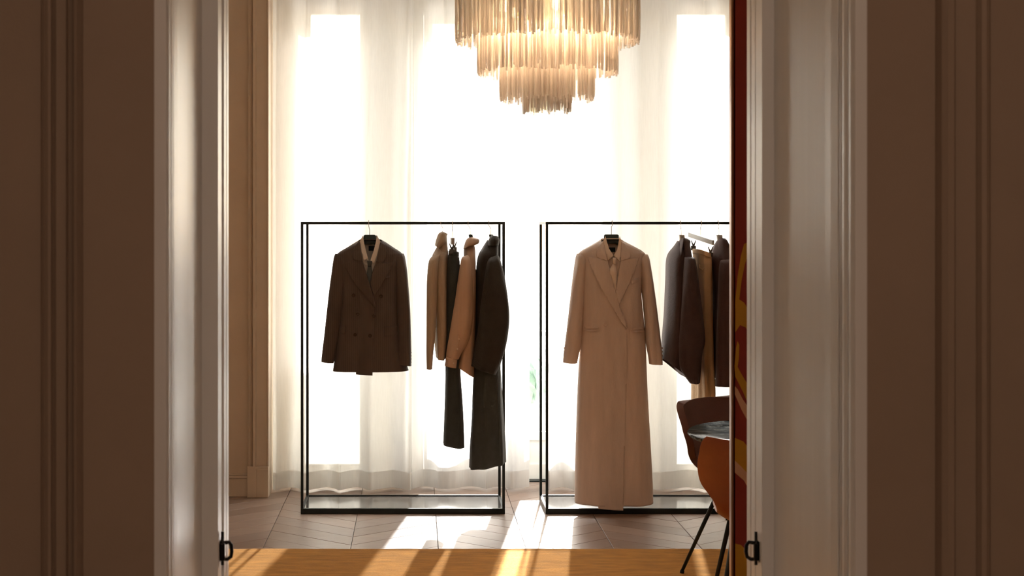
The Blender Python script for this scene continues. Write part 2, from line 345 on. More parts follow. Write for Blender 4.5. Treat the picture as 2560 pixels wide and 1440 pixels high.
# ------------------------------------------------------------------ sheer curtains
VOILE = sheer('voile', .17, (.90, .90, .88), .58); HEM = sheer('voile_hem', .03, (.90, .90, .88), .36)
def curtain(px0, px1, Y, seed, label, tilt=0, amp=.038):
    random.seed(seed); x0, x1 = GX(px0, Y), GX(px1, Y); zt = 3.5
    n = int((x1 - x0) / .006); waves = []; x = 0.; ph = 0.; phs = []
    wl = random.uniform(.14, .24)
    for i in range(n + 1):
        phs.append(ph); ph += 2 * math.pi * (x1 - x0) / n / wl
        if int(ph / (2 * math.pi)) != int(phs[-1] / (2 * math.pi)): wl = random.uniform(.11, .30)
    def pt(i, z):
        u = i / n; f = 1 - z / zt
        a = amp * (.8 + .35 * f) * (1 + .25 * noise.noise(Vector((u * 9, z * .4, seed))))
        p = phs[i] + .8 * noise.noise(Vector((u * 4, z * .8, seed + 5)))
        s = math.sin(p); yy = a * (s + .22 * math.sin(2 * p + 1.1)) + .012 * noise.noise(Vector((u * 14, z * .9, seed + 9)))
        return Vector((x0 + (x1 - x0) * u + .020 * math.cos(p) + tilt * f * (u - .5), Y - yy, z))
    def sheet(zs, off, jit):
        bm = bmesh.new(); rows = []
        for z in zs: rows.append([bm.verts.new(pt(i, z + jit * .006 * math.sin(phs[i])) + Vector((0, off, 0))) for i in range(n + 1)])
        for r0, r1 in zip(rows, rows[1:]):
            for i in range(n): bm.faces.new((r0[i], r0[i + 1], r1[i + 1], r1[i]))
        return bm
    root = thing('sheer_curtain', ((x0 + x1) / 2, Y, 0), label, 'curtain')
    a = from_bm('voile_panel', sheet([.012 + (zt - .012) * (k / 44) for k in range(45)], 0, 0), VOILE, None, True)
    b = from_bm('hem_band', sheet([.012 + .105 * (k / 3) for k in range(4)], -.004, 0), HEM, None, True)
    tp = tube('curtain_rail', [(x0, Y, zt + .015), (x1, Y, zt + .015)], .012, WWHITE)
    adopt(root, [a, b, tp])
curtain(674, 1032, 8.79, 3, 'cream sheer curtain next to the beige wall and architrave')
curtain(1016, 1328, 8.83, 8, 'cream sheer curtain hanging behind the light shirt, cardigan and dark trousers')
curtain(1358, 1930, 8.80, 14, 'cream sheer curtain hanging behind the long cream coat')

# ------------------------------------------------------------------ rug
MUST = mat('mustard_wool', (.57, .28, .06), .95, .22, 7, .7, 90, stretch=(1, 3.5, 1), spec=.05, sheen=.15)
bm = bmesh.new(); rx0, rx1, ry0, ry1 = -1.55, 2.75, 4.3, 7.18; nx, ny = 150, 100; vs = []
for j in range(ny + 1):
    row = []
    for i in range(nx + 1):
        u, v = i / nx, j / ny; e = min(u, 1 - u) * (rx1 - rx0); f = min(v, 1 - v) * (ry1 - ry0); h = .016 * min(1, (min(e, f) / .02 + .25) ** .5)
        x, y = rx0 + (rx1 - rx0) * u, ry0 + (ry1 - ry0) * v
        row.append(bm.verts.new((x, y + (.004 * noise.noise(Vector((x * 9, 0, 0))) if v in (0, 1) else 0), h + .0022 * noise.noise(Vector((x * 11, y * 22, 0))))))
    vs.append(row)
for j in range(ny):
    for i in range(nx): bm.faces.new((vs[j][i], vs[j][i + 1], vs[j + 1][i + 1], vs[j + 1][i]))
bd = [vs[0][i] for i in range(nx + 1)] + [vs[j][nx] for j in range(1, ny + 1)] + [vs[ny][i] for i in range(nx - 1, -1, -1)] + [vs[j][0] for j in range(ny - 1, 0, -1)]
lo = [bm.verts.new((v.co.x, v.co.y, 0)) for v in bd]
for i in range(len(bd)): bm.faces.new((bd[i], lo[i], lo[(i + 1) % len(bd)], bd[(i + 1) % len(bd)]))
tag(from_bm('rug', bm, MUST, None, True), 'mustard yellow wool rug lying on the chevron wood floor', 'rug')

# ------------------------------------------------------------------ garment racks
GLOSS = mat('grey_base_plate', (.11, .105, .10), .09, .05, 3, spec=.6)
RYF, RYR = 8.1, 8.5
def rack(xl, label):
    W = 1.12; t = .0145; zt = 1.602; yf, yr = 0, RYR - RYF
    r = thing('garment_rack', (xl, RYF, 0), label, 'clothes rack', 'two black box-frame garment racks')
    for x in (0, W - t):
        for y in (yf, yr): box('post', x, x + t, y - t / 2, y + t / 2, .03, zt - t, BLACK, r, .001)
    for y in (yf, yr): box('top_rail', 0, W, y - t / 2, y + t / 2, zt - t, zt, BLACK, r, .001)
    for x in (0, W - t): box('side_rail', x, x + t, yf + t / 2, yr - t / 2, zt - t, zt, BLACK, r, .001)
    for y in (yf, yr): box('base_rail', 0, W, y - t / 2, y + t / 2, 0, .03, BLACK, r, .001)
    for x in (0, W - t): box('base_rail', x, x + t, yf + t / 2, yr - t / 2, 0, .03, BLACK, r, .001)
    box('base_panel', t, W - t, yf + t / 2, yr - t / 2, .012, .024, GLOSS, r)
    return r
rack(GX(752), 'black box-frame garment rack holding the brown pinstripe jacket')
rack(GX(1364), 'black box-frame garment rack holding the long cream coat')

# ------------------------------------------------------------------ garments: lofted shells and cut panels
def cr(a, b, c, d, t): return .5 * (2 * b + (c - a) * t + (2 * a - 5 * b + 4 * c - d) * t * t + (3 * b - a - 3 * c + d) * t ** 3)
def dense(rows, k):
    out = []
    for i in range(len(rows) - 1):
        p = [rows[max(i - 1, 0)], rows[i], rows[i + 1], rows[min(i + 2, len(rows) - 1)]]
        for j in range(k): out.append([cr(p[0][q], p[1][q], p[2][q], p[3][q], j / k) for q in range(len(rows[0]))])
    out.append(list(rows[-1])); return out
def wrinkle(a, c, s, x, z, f, fold, nf, seed, wr):
    fo = fold * f * math.sin(nf * a + seed + 1.5 * noise.noise(Vector((a, z * 2, seed))))
    wn = wr * (noise.noise(Vector((x * 16, z * 9, seed + 3 * s))) + .5 * noise.noise(Vector((x * 40, z * 7, seed + 2 * s)))) * (1 - abs(c) ** 6)
    return fo, wn
def shell(name, rows, m, seg=44, k=4, p=2.4, fold=0, nf=5, seed=0, cut=None, Y0=8.1, cap=True, wr=.004, th=.004, flat=False):
    """rows: (xl, yl, xr, yr, ycentre, halfdepth) in photograph pixels on the rail plane, depth in metres"""
    rs = dense(rows, k); bm = bmesh.new(); rings = []; nr = len(rs)
    for j, (xl, yl, xr, yr, yc, dy) in enumerate(rs):
        ring = []; f = j / (nr - 1)
        for i in range(seg):
            a = 2 * math.pi * i / seg; c, s = math.cos(a), math.sin(a)
            c = math.copysign(abs(c) ** (2 / p), c); s = math.copysign(abs(s) ** (2 / p), s)
            u = (c + 1) / 2; x = GX(xl + (xr - xl) * u, Y0); z = GZ(yl + (yr - yl) * u, Y0)
            fo, wn = wrinkle(a, c, s, x, z, f, fold, nf, seed, wr)
            ring.append(bm.verts.new((x + fo * c * .4, Y0 + yc + (dy + fo) * s + wn, z)))
        rings.append(ring)
    for j in range(nr - 1):
        for i in range(seg):
            q = (rings[j][i], rings[j][(i + 1) % seg], rings[j + 1][(i + 1) % seg], rings[j + 1][i])
            if cut:
                ctr = sum((v.co for v in q), Vector()) / 4
                if ctr.y < Y0 + rs[j][4] and inside(ctr.x, ctr.z, cut, Y0): continue
            bm.faces.new(q)
    if cap: bm.faces.new(rings[0][::-1])
    lone = [v for v in bm.verts if not v.link_faces]
    bmesh.ops.delete(bm, geom=lone, context='VERTS')
    o = from_bm(name, bm, m, None, True)
    if th: solid(o, th, -1)
    return o
def inside(x, z, poly, Y0):
    pts = [(GX(a, Y0), GZ(b, Y0)) for a, b in poly]; r = False
    for i in range(len(pts)):
        (xa, za), (xb, zb) = pts[i - 1], pts[i]
        if (za > z) != (zb > z) and x < (xb - xa) * (z - za) / (zb - za) + xa: r = not r
    return r
def surf(rows, p=2.4, Y0=8.1, fold=0, nf=5, seed=0, wr=0):
    rs = dense(rows, 6); nr = len(rs); ym = [(r[1] + r[3]) / 2 for r in rs]
    def f(x, z):
        py = PY0 + (EYE - z) * F / Y0; px = PX0 + x * F / Y0
        if py <= ym[0]: r = rs[0]; ff = 0
        elif py >= ym[-1]: r = rs[-1]; ff = 1
        else:
            i = next(q for q in range(nr - 1) if ym[q] <= py <= ym[q + 1]); t = (py - ym[i]) / max(1e-6, ym[i + 1] - ym[i])
            r = [a + (b - a) * t for a, b in zip(rs[i], rs[i + 1])]; ff = (i + t) / (nr - 1)
        c = max(-1, min(1, (px - (r[0] + r[2]) / 2) / max(1e-6, (r[2] - r[0]) / 2))); s = -(1 - abs(c) ** p) ** (1 / p)
        a = 2 * math.pi - math.acos(math.copysign(abs(c) ** (p / 2), c))
        fo, wn = wrinkle(a, c, s, x, z, ff, fold, nf, seed, wr)
        return Y0 + r[4] + (r[5] + fo) * s + wn
    return f
def panel(name, poly, sf, off, m, th=.004, Y0=8.1, grid=.012, roll=None, smooth=True):
    """flat pattern piece cut in pixels and laid on a garment's surface"""
    pts = [(GX(a, Y0), GZ(b, Y0)) for a, b in poly]; bm = bmesh.new()
    vv_ = [bm.verts.new((x, 0, z)) for x, z in pts]
    for tri in tessellate_polygon([[Vector((x, z, 0)) for x, z in pts]]): bm.faces.new([vv_[i] for i in tri])
    xs = [q[0] for q in pts]; zs = [q[1] for q in pts]
    for ax, (lo_, hi) in ((0, (min(xs), max(xs))), (2, (min(zs), max(zs)))):
        v = lo_ + grid
        while v < hi:
            co = [0, 0, 0]; no = [0, 0, 0]; co[ax] = v; no[ax] = 1
            bmesh.ops.bisect_plane(bm, geom=bm.verts[:] + bm.edges[:] + bm.faces[:], plane_co=co, plane_no=no); v += grid
    for v in bm.verts:
        o_ = off + (roll(v.co.x, v.co.z) if roll else 0); v.co.y = sf(v.co.x, v.co.z) - o_
    bmesh.ops.recalc_face_normals(bm, faces=bm.faces[:])
    if sum(f.normal.y for f in bm.faces) > 0: bmesh.ops.reverse_faces(bm, faces=bm.faces[:])
    me = D.meshes.new(name); bm.to_mesh(me); bm.free(); o = link(name, me, m, None, smooth); solid(o, th, -1); return o
def button(px, py, r, sf, m, Y0=8.1, off=.004):
    x, z = GX(px, Y0), GZ(py, Y0); y = sf(x, z) - off; bm = bmesh.new(); rings = []
    for rr, h in ((1, 0), (1, .0035), (.82, .005), (.62, .0035), (0.05, .0034)):
        rings.append([bm.verts.new((x + r * rr * math.cos(a * math.pi / 8), y - h, z + r * rr * math.sin(a * math.pi / 8))) for a in range(16)])
    for a, b in zip(rings, rings[1:]):
        for i in range(16): bm.faces.new((a[i], a[(i + 1) % 16], b[(i + 1) % 16], b[i]))
    bm.faces.new(rings[0]); bm.faces.new(rings[-1]); return from_bm('button', bm, m, None, True)
def hook(px0, px, py, Y0=8.1, y=0, dx=0):
    """wire from the hanger body up over the rail"""
    x0, xb, zb = GX(px0, Y0), GX(px, Y0), GZ(py, Y0); zt = 1.602; r = .010
    pts = [(xb, Y0 + y, zb), (xb, Y0 + y, zb + .03), ((xb + x0) / 2 - .002, Y0 + y - .006, (zb + zt) / 2 + .01), (x0, Y0 - .013, zt - .02)]
    for k in range(7):
        a = math.pi - k * math.pi / 6 * 1.08; pts.append((x0 + .002 * k * 0, Y0 + .013 * math.cos(a), zt - .004 + .012 * math.sin(a)))
    bm = bmesh.new(); add_tube(bm, pts, .0021, 8); return from_bm('hook', bm, CHROME, None, True)
CHROME = mat('hook_wire', (.42, .38, .35), .3, .05, 9, metal=.9)
HTEAL = mat('hanger_black_green', (.03, .055, .05), .4, .1, 9); HGREY = mat('hanger_grey', (.42, .41, .38), .5, .05, 9)
LABELM = mat('label_dark', (.018, .03, .035), .7, .05, 9)
def root_of(name, objs, px, py, label, cat, group=None, yo=0):
    r = thing(name, (GX(px), 8.1 + yo, GZ(py)), label, cat, group); adopt(r, objs); return r

# --- brown double-breasted pinstripe jacket with shirt and tie
BR = mat('brown_pinstripe', (.092, .068, .057), .85, .16, 14, .25, 140, stretch=(1, 1, .4), stripe=(2 * math.pi / .0105, .82, (.16, .118, .098), .45), sheen=.12, trans=.05)
BTN = mat('horn_button', (.05, .03, .02), .25, .3, 60)
def torso(rows): return [(a, y, b, y, c, d) for y, a, b, c, d in rows]
jt = torso([(598, 901, 951, .005, .045), (606, 888, 965, .005, .058), (618, 868, 983, .0, .066), (630, 848, 1001, 0, .072), (640, 842, 1006, -.002, .078), (670, 846, 1000, -.005, .09), (720, 851, 996, -.008, .1),
            (780, 850, 996, -.008, .104), (840, 843, 1002, -.008, .11), (895, 836, 1012, -.008, .114)]) + [(832, 926, 1021, 925, -.008, .116)]
JP = 2.5; jsf = surf(jt, JP, 8.1, .005, 5, 1.3, .006)
V1 = [(894, 585), (958, 585), (946, 655), (938, 700), (932, 718), (924, 718), (916, 700), (902, 650)]
bod = shell('jacket_body', jt, BR, 96, 7, JP, .005, 5, 1.3, V1, wr=.006)
sl = shell('sleeve', [(838, 634, 862, 636, 0, .03), (834, 646, 870, 650, -.004, .052), (830, 675, 872, 680, -.008, .06), (824, 720, 868, 724, -.014, .06), (818, 775, 860, 779, -.02, .058), (812, 835, 850, 838, -.03, .055), (807, 880, 840, 884, -.04, .05), (805, 902, 835, 906, -.044, .048)], BR, 36, 5, 2.1, .004, 4, 2, wr=.006)
sr = shell('sleeve', [(985, 634, 1009, 634, 0, .03), (983, 648, 1013, 644, -.004, .052), (984, 680, 1018, 676, -.008, .06), (988, 720, 1022, 720, -.014, .06), (991, 775, 1026, 775, -.02, .058), (993, 835, 1028, 835, -.03, .055), (994, 880, 1029, 880, -.036, .05), (994, 908, 1029, 913, -.04, .048)], BR, 36, 5, 2.1, .004, 4, 5, wr=.006)
ovl = panel('front_overlap', [(907, 655), (921, 700), (940, 770), (936, 830), (933, 933), (892, 931), (885, 700)], jsf, .005, BR, .004, roll=lambda x, z: -.010 * max(0, 1 - (x - GX(886)) / .05))
lapl = panel('lapel', [(908, 651), (889, 650.5), (859, 651), (866, 672), (890, 707), (918, 742), (939, 769), (941, 764), (934, 735), (923, 700)], jsf, .013, BR, .006)
lapr = panel('lapel', [(942, 651), (958, 656), (986, 654), (974, 680), (954, 712), (937, 737), (931, 722), (927, 706), (934, 672)], jsf, .009, BR, .006)
cul = panel('collar', [(900, 602), (890, 609), (883, 628), (883, 640), (889, 650), (908, 652)], jsf, .016, BR, .006)
cur = panel('collar', [(952, 602), (962, 609), (968, 628), (966, 642), (958, 655), (942, 652)], jsf, .016, BR, .006)
pk = [panel('pocket_flap', [(836, 806), (867, 812), (864, 833), (836, 827)], jsf, .006, BR, .003), panel('pocket_flap', [(961, 813), (994, 812), (995, 834), (962, 838)], jsf, .006, BR, .003),
      panel('breast_welt', [(955, 692), (975, 688), (975, 694), (955, 698)], jsf, .005, BR, .003)]
bt = [button(px, py, .0095, jsf, BTN, off=o_) for px, py, o_ in ((886, 736, .009), (954, 738, .006), (897, 781, .009), (936, 787, .006), (890, 833, .009), (927, 835, .009))]
cb = [button(1027, 880 + 8 * k, .005, lambda x, z: 8.1 - .03, BTN) for k in range(4)]
root_of('pinstripe_jacket', [bod, sl, sr, ovl, lapl, lapr, cul, cur] + pk + bt + cb, 925, 937, 'brown double-breasted pinstripe jacket with peaked lapels facing the doorway', 'jacket', yo=-.005)
WSH = mat('white_shirt_cotton', (.80, .74, .66), .8, .03, 9, .1, 120, trans=.12)
sht = torso([(589, 909, 943, .012, .044), (598, 907, 945, .01, .046), (606, 904, 948, .008, .048), (618, 890, 962, .004, .052), (640, 868, 982, 0, .058), (680, 866, 984, -.004, .076), (760, 868, 980, -.006, .084), (850, 866, 982, -.006, .09)])
ssf = surf(sht, 2.3)
sb = shell('shirt_body', sht, WSH, 64, 6, 2.3, 0, 5, 0, [(895, 580), (957, 580), (925, 667)], cap=False, th=.002, wr=.002)
fsf = lambda x, z: min(ssf(x, z), 8.1 - .05 - .25 * max(0, 1.49 - z) * 0) - .0
csf = lambda x, z: 8.1 - .040 - .38 * max(0., min(.13, 1.525 - z))
c1 = panel('collar_leaf', [(908, 588), (900, 604), (905, 628), (911, 651), (919, 646), (925, 657), (917, 630), (911, 606)], csf, .004, WSH, .003)
c2 = panel('collar_leaf', [(943, 588), (952, 604), (945, 630), (936, 658), (928, 652), (925, 657), (934, 630), (940, 606)], csf, .006, WSH, .003)
lb = panel('neck_label', [(921, 615), (938, 615), (938, 627), (921, 627)], lambda x, z: 8.1 + .046, 0, LABELM, .001)
root_of('dress_shirt', [sb, c1, c2, lb], 925, 850, 'white collared shirt worn inside the brown pinstripe jacket', 'shirt')
TIE = mat('slate_silk', (.06, .075, .08), .45, .1, 20)
tk = panel('knot', [(919, 650), (932, 652), (930, 664), (921, 664)], csf, .016, TIE, .008)
tb = panel('blade', [(921, 663), (930, 663), (935, 700), (930, 722), (922, 722), (917, 690)], lambda x, z: csf(x, z), .01, TIE, .004)
root_of('necktie', [tk, tb], 926, 722, 'dark slate necktie tucked into the brown jacket', 'tie')
def coat_hanger(px, top, hk, w, m, label, yo=0, half=26):
    """wooden shaped hanger: neck block, arms hidden in the shoulders, wire hook"""
    sf = lambda x, z: 8.1 + yo - .008
    nb = panel('neck_block', [(px - w, top + 1), (px - w + 3, top - 1), (px + w - 3, top - 1), (px + w, top + 1), (px + w + 1, top + 16), (px + w - 3, top + 22), (px - w + 3, top + 22), (px - w - 1, top + 16)], sf, 0, m, .022)
    ar = tube('arm', [(GX(px - half * 2.6), 8.1 + yo, GZ(top + 48)), (GX(px - half), 8.1 + yo, GZ(top + 22)), (GX(px), 8.1 + yo + .004, GZ(top + 12)), (GX(px + half), 8.1 + yo, GZ(top + 22)), (GX(px + half * 2.6), 8.1 + yo, GZ(top + 48))], [.012, .016, .012, .016, .012], m)
    return root_of('clothes_hanger', [nb, ar, hook(hk, px, top, y=yo)], px, top + 20, label, 'hanger')
coat_hanger(924, 588, 922, 15, HTEAL, 'dark green-black hanger inside the brown pinstripe jacket', .012)

# --- long cream coat with matching shirt and tie
CR = mat('cream_twill', (.80, .66, .56), .85, .05, 12, .22, 110, stretch=(3, 3, .5), sheen=.1, trans=.3)
CRS = mat('cream_silk', (.84, .70, .57), .5, .04, 12, .05, 90, trans=.16)
ct = torso([(596, 1505, 1550, .005, .045), (604, 1493, 1562, .004, .058), (616, 1472, 1585, 0, .066), (628, 1452, 1606, 0, .072), (640, 1446, 1613, 0, .08), (680, 1450, 1606, -.004, .094), (740, 1453, 1603, -.008, .1), (805, 1453, 1609, -.008, .1),
            (860, 1450, 1613, -.008, .104), (960, 1444, 1617, -.008, .112), (1100, 1439, 1624, -.008, .122), (1200, 1437, 1630, -.008, .13)]) + [(1437, 1254, 1632, 1255, -.008, .135)]
ksf = surf(ct, 2.5, 8.1, .006, 6, .6, .005)
V2 = [(1498, 585), (1556, 585), (1551, 650), (1543, 715), (1540, 748), (1534, 748), (1524, 722), (1507, 650)]
kb = shell('coat_body', ct, CR, 108, 7, 2.5, .006, 6, .6, V2, wr=.005)
ks = [shell('sleeve', [(1442, 634, 1464, 634, 0, .03), (1438, 646, 1470, 648, -.006, .055), (1432, 685, 1466, 688, -.012, .06), (1425, 740, 1460, 744, -.02, .058), (1418, 800, 1455, 803, -.03, .056), (1411, 855, 1450, 858, -.04, .054), (1407, 885, 1444, 887, -.046, .052), (1406, 904, 1440, 906, -.048, .05)], CR, 36, 6, 2.1, .004, 4, 1, wr=.008),
      shell('sleeve', [(1596, 634, 1619, 636, 0, .03), (1596, 650, 1623, 648, -.006, .055), (1601, 690, 1629, 686, -.012, .06), (1604, 740, 1636, 738, -.02, .058), (1609, 800, 1643, 798, -.03, .056), (1612, 855, 1649, 853, -.04, .054), (1617, 885, 1652, 884, -.046, .052), (1620, 908, 1653, 909, -.048, .05)], CR, 36, 6, 2.1, .004, 4, 4, wr=.008)]
kp = [panel('front_overlap', [(1512, 655), (1529, 718), (1559, 816), (1561, 900), (1554, 1094), (1549, 1264), (1488, 1260), (1488, 900), (1488, 700)], ksf, .005, CR, .004, roll=lambda x, z: -.010 * max(0, 1 - (x - GX(1488)) / .07)),
      panel('lapel', [(1513, 650), (1489, 644), (1464, 640), (1471, 664), (1493, 712), (1520, 760), (1545, 800), (1558, 816), (1557, 804), (1543, 765), (1530, 722)], ksf, .013, CR, .006),
      panel('lapel', [(1546, 650), (1570, 645), (1595, 642), (1584, 668), (1566, 708), (1540, 763), (1533, 742), (1533, 722)], ksf, .009, CR, .006),
      panel('collar', [(1504, 602), (1495, 608), (1487, 625), (1485, 636), (1488, 643), (1513, 651)], ksf, .016, CR, .006), panel('collar', [(1550, 602), (1559, 608), (1568, 625), (1572, 636), (1570, 644), (1546, 651)], ksf, .016, CR, .006),
      panel('breast_pocket', [(1572, 698), (1593, 692), (1593, 701), (1572, 709)], ksf, .006, CR, .003)]
for xa, xb, y in ((1455, 1491, 819), (1571, 1610, 821)):
    kp += [panel('pocket_welt', [(xa, y - 4), (xa + 12, y - 6), (xb - 12, y - 6), (xb, y - 3), (xb, y - 1), (xa, y)], ksf, .007, CR, .003), panel('pocket_welt', [(xa, y + 3), (xb, y + 3), (xb - 10, y + 7), (xa + 10, y + 7)], ksf, .007, CR, .003)]
kbt = [button(1507, 807, .012, ksf, CR, off=.009)] + [button(1409, 868 + 9 * k, .005, lambda x, z: 8.1 - .05, CR) for k in range(4)] + [button(1651, 868 + 9 * k, .005, lambda x, z: 8.1 - .05, CR) for k in range(4)]
root_of('long_coat', [kb] + ks + kp + kbt, 1530, 1264, 'full-length cream coat with peaked lapels and one covered button', 'coat', yo=-.005)
kst = torso([(592, 1513, 1545, .012, .044), (600, 1510, 1547, .01, .046), (606, 1508, 1549, .008, .05), (618, 1494, 1562, .004, .054), (640, 1476, 1582, 0, .06), (680, 1472, 1586, -.002, .076), (760, 1476, 1584, -.004, .084), (850, 1478, 1584, -.004, .088)])
k1 = shell('shirt_body', kst, CRS, 64, 6, 2.3, 0, 5, 0, [(1493, 580), (1564, 580), (1529, 652)], cap=False, th=.002, wr=.002)
kf = lambda x, z: 8.1 - .040 - .38 * max(0., min(.13, 1.525 - z))
k2 = [panel('collar_leaf', [(1511, 590), (1504, 604), (1509, 632), (1513, 651), (1529, 638), (1519, 622), (1514, 604)], kf, .005, CRS, .003), panel('collar_leaf', [(1546, 590), (1551, 604), (1547, 632), (1544, 652), (1529, 638), (1539, 622), (1543, 604)], kf, .007, CRS, .003),
      panel('neck_label', [(1521, 619), (1541, 619), (1541, 630), (1521, 630)], lambda x, z: 8.1 + .044, 0, LABELM, .001)]
root_of('silk_shirt', [k1] + k2, 1530, 850, 'cream silk shirt worn inside the long cream coat', 'shirt')
kt = [panel('knot', [(1525, 643), (1534, 643), (1533, 659), (1527, 659)], kf, .018, CRS, .010), shell('blade', [(1527, 658, 1533, 658, -.085, .008), (1520, 670, 1536, 670, -.094, .014), (1518, 680, 1537, 680, -.1, .016), (1522, 700, 1536, 700, -.1, .01), (1528, 745, 1535, 745, -.1, .006)], CRS, 20, 4, 2, .003, 4, 0, th=0)]
root_of('cream_necktie', kt, 1530, 745, 'cream necktie knotted under the collar of the cream coat', 'tie')
coat_hanger(1529, 587, 1530, 18, HTEAL, 'dark green-black hanger inside the long cream coat', .012)

# --- side-on garments on the first rack
KN = mat('beige_knit', (.52, .41, .30), .9, .08, 20, .35, 160, stretch=(6, 6, 1), sheen=.1, trans=.1)
a = shell('cardigan_body', [(1096, 612, 1116, 612, .0, .03), (1086, 628, 1120, 626, .0, .08), (1080, 645, 1120, 645, 0, .15), (1082, 690, 1119, 690, 0, .19), (1084, 760, 1119, 760, 0, .2), (1086, 830, 1119, 830, 0, .2), (1088, 870, 1116, 870, 0, .19), (1091, 892, 1112, 895, 0, .185)], KN, 48, 5, 2.6, .006, 6, 2, wr=.008)
b1 = shell('sleeve', [(1078, 640, 1100, 634, -.15, .03), (1071, 652, 1096, 648, -.18, .05), (1067, 690, 1092, 690, -.19, .055), (1066, 760, 1090, 760, -.19, .05), (1066, 830, 1087, 830, -.185, .045), (1066, 875, 1082, 875, -.18, .038), (1067, 915, 1079, 915, -.18, .034)], KN, 28, 5, 2, .004, 4, 1, wr=.005)
b2 = shell('sleeve', [(1092, 645, 1112, 645, .16, .03), (1088, 700, 1112, 700, .19, .05), (1090, 800, 1112, 800, .19, .045), (1092, 885, 1108, 885, .18, .04)], KN, 24, 4, 2)
b3 = shell('collar', [(1106, 578, 1120, 585, -.02, .03), (1096, 584, 1117, 590, -.02, .055), (1089, 602, 1116, 606, -.025, .07), (1087, 614, 1098, 621, -.03, .066)], KN, 28, 5, 2.2, .002, 3, 0, wr=.003)
b4 = shell('collar_stand', [(1098, 590, 1116, 590, -.01, .05), (1097, 615, 1119, 615, -.01, .062), (1094, 630, 1120, 630, -.01, .08)], KN, 28, 5, 2.2)
root_of('knit_cardigan', [a, b1, b2, b3, b4], 1095, 915, 'beige fine-knit cardigan with rolled collar hung side-on', 'cardigan')
def side_hanger(px, hk, top, m, label, w=5, h=14, dp=.02, yo=-.01):
    sf = lambda x, z: 8.1 + yo - dp
    nb = panel('neck_block', [(px - w, top), (px + w, top), (px + w + 2, top + h), (px - w + 2, top + h)], sf, 0, m, dp * 2)
    ar = tube('arm', [(GX(px), 8.1 - .11, GZ(top + 66)), (GX(px), 8.1 - .04, GZ(top + 42)), (GX(px), 8.1, GZ(top + 10)), (GX(px), 8.1 + .04, GZ(top + 42)), (GX(px), 8.1 + .11, GZ(top + 66))], [.006, .007, .006, .007, .006], m)
    return root_of('clothes_hanger', [nb, ar, hook(hk, px, top)], px, top + h, label, 'hanger')
side_hanger(1107, 1102, 583, HGREY, 'wire-hooked hanger holding the beige knit cardigan', 3, 10)
DK = mat('charcoal_wool', (.045, .056, .055), .85, .15, 20, .25, 150, sheen=.12, trans=.16)
tr = [shell('waistband', [(1121, 627, 1148, 630, 0, .14), (1121, 640, 1147, 643, 0, .15)], DK, 36, 4, 2.6, th=.004, cap=False),
      shell('trouser_leg', [(1120, 638, 1147, 640, -.07, .09), (1116, 680, 1150, 680, -.085, .1), (1112, 760, 1150, 760, -.085, .1), (1112, 860, 1149, 860, -.085, .1), (1112, 930, 1150, 930, -.085, .1), (1110, 1020, 1156, 1020, -.085, .1), (1107, 1104, 1159, 1112, -.085, .1)], DK, 40, 6, 2.3, .006, 5, 1.1, wr=.008),
      shell('trouser_leg', [(1120, 638, 1147, 640, .08, .09), (1118, 760, 1150, 760, .1, .1), (1116, 930, 1150, 930, .1, .1), (1112, 1110, 1158, 1105, .1, .1)], DK, 32, 6, 2.3, .006, 5, 2, wr=.006)]
root_of('dark_trousers', tr, 1132, 1110, 'dark charcoal trousers clipped by the waistband between cardigan and shirt', 'trousers')
def clip(px, py, y, m, w=7):
    """sprung clip: two prongs over a jaw"""
    bm = bmesh.new(); x, z = GX(px), GZ(py); Y = 8.1 + y
    add_tube(bm, [(x, Y - .004, z), (x - .006, Y - .004, z + .014), (x - .013, Y - .004, z + .032)], [.006, .004, .0025], 8)
    add_tube(bm, [(x, Y - .004, z), (x + .006, Y - .004, z + .014), (x + .013, Y - .004, z + .032)], [.006, .004, .0025], 8)
    add_box(bm, x - .014, x + .014, Y - .008, Y + .008, z - .024, z + .002, .002)
    return from_bm('clip', bm, m)
CLM = mat('clip_metal', (.10, .10, .095), .35, .1, 20, metal=.7)
hb = box('bar', GX(1127), GX(1135), 8.1 - .15, 8.1 + .15, GZ(611), GZ(594), HGREY, None, .002)
root_of('clip_hanger', [hb, clip(1128, 622, -.13, CLM), clip(1137, 619, .1, CLM), hook(1131, 1131, 594)], 1131, 611, 'grey clip hanger gripping the dark charcoal trousers', 'hanger')
TS = mat('tan_stripe_cotton', (.62, .43, .31), .8, .05, 14, .15, 120, stripe=(2 * math.pi / .0075, .2, (.68, .47, .32), .75), trans=.14)
t1 = shell('shirt_body', [(1166, 606, 1184, 606, 0, .04), (1160, 622, 1188, 622, .01, .08), (1160, 645, 1189, 650, .01, .15), (1162, 700, 1190, 700, .01, .18), (1158, 780, 1189, 780, .01, .19), (1146, 860, 1188, 870, .01, .19), (1136, 900, 1187, 920, .01, .19), (1134, 905, 1187, 941, .01, .19)], TS, 52, 6, 2.4, .008, 6, .5, wr=.009)
t2 = shell('sleeve', [(1155, 640, 1168, 636, -.15, .02), (1150, 648, 1173, 650, -.185, .05), (1143, 690, 1177, 690, -.2, .06), (1136, 740, 1179, 745, -.205, .062), (1128, 790, 1177, 800, -.205, .06), (1121, 835, 1168, 845, -.2, .056), (1116, 865, 1152, 872, -.2, .05), (1114, 884, 1143, 890, -.2, .046)], TS, 36, 6, 2.1, .006, 4, 1, wr=.011)
t3 = shell('cuff', [(1113, 883, 1141, 889, -.2, .05), (1110, 905, 1138, 911, -.2, .05)], TS, 32, 4, 2.2, wr=.003)
t4 = shell('collar', [(1180, 592, 1194, 596, -.02, .03), (1168, 596, 1198, 600, -.02, .06), (1162, 606, 1194, 610, -.03, .075), (1158, 622, 1168, 617, -.03, .07)], TS, 28, 5, 2.2, wr=.003)
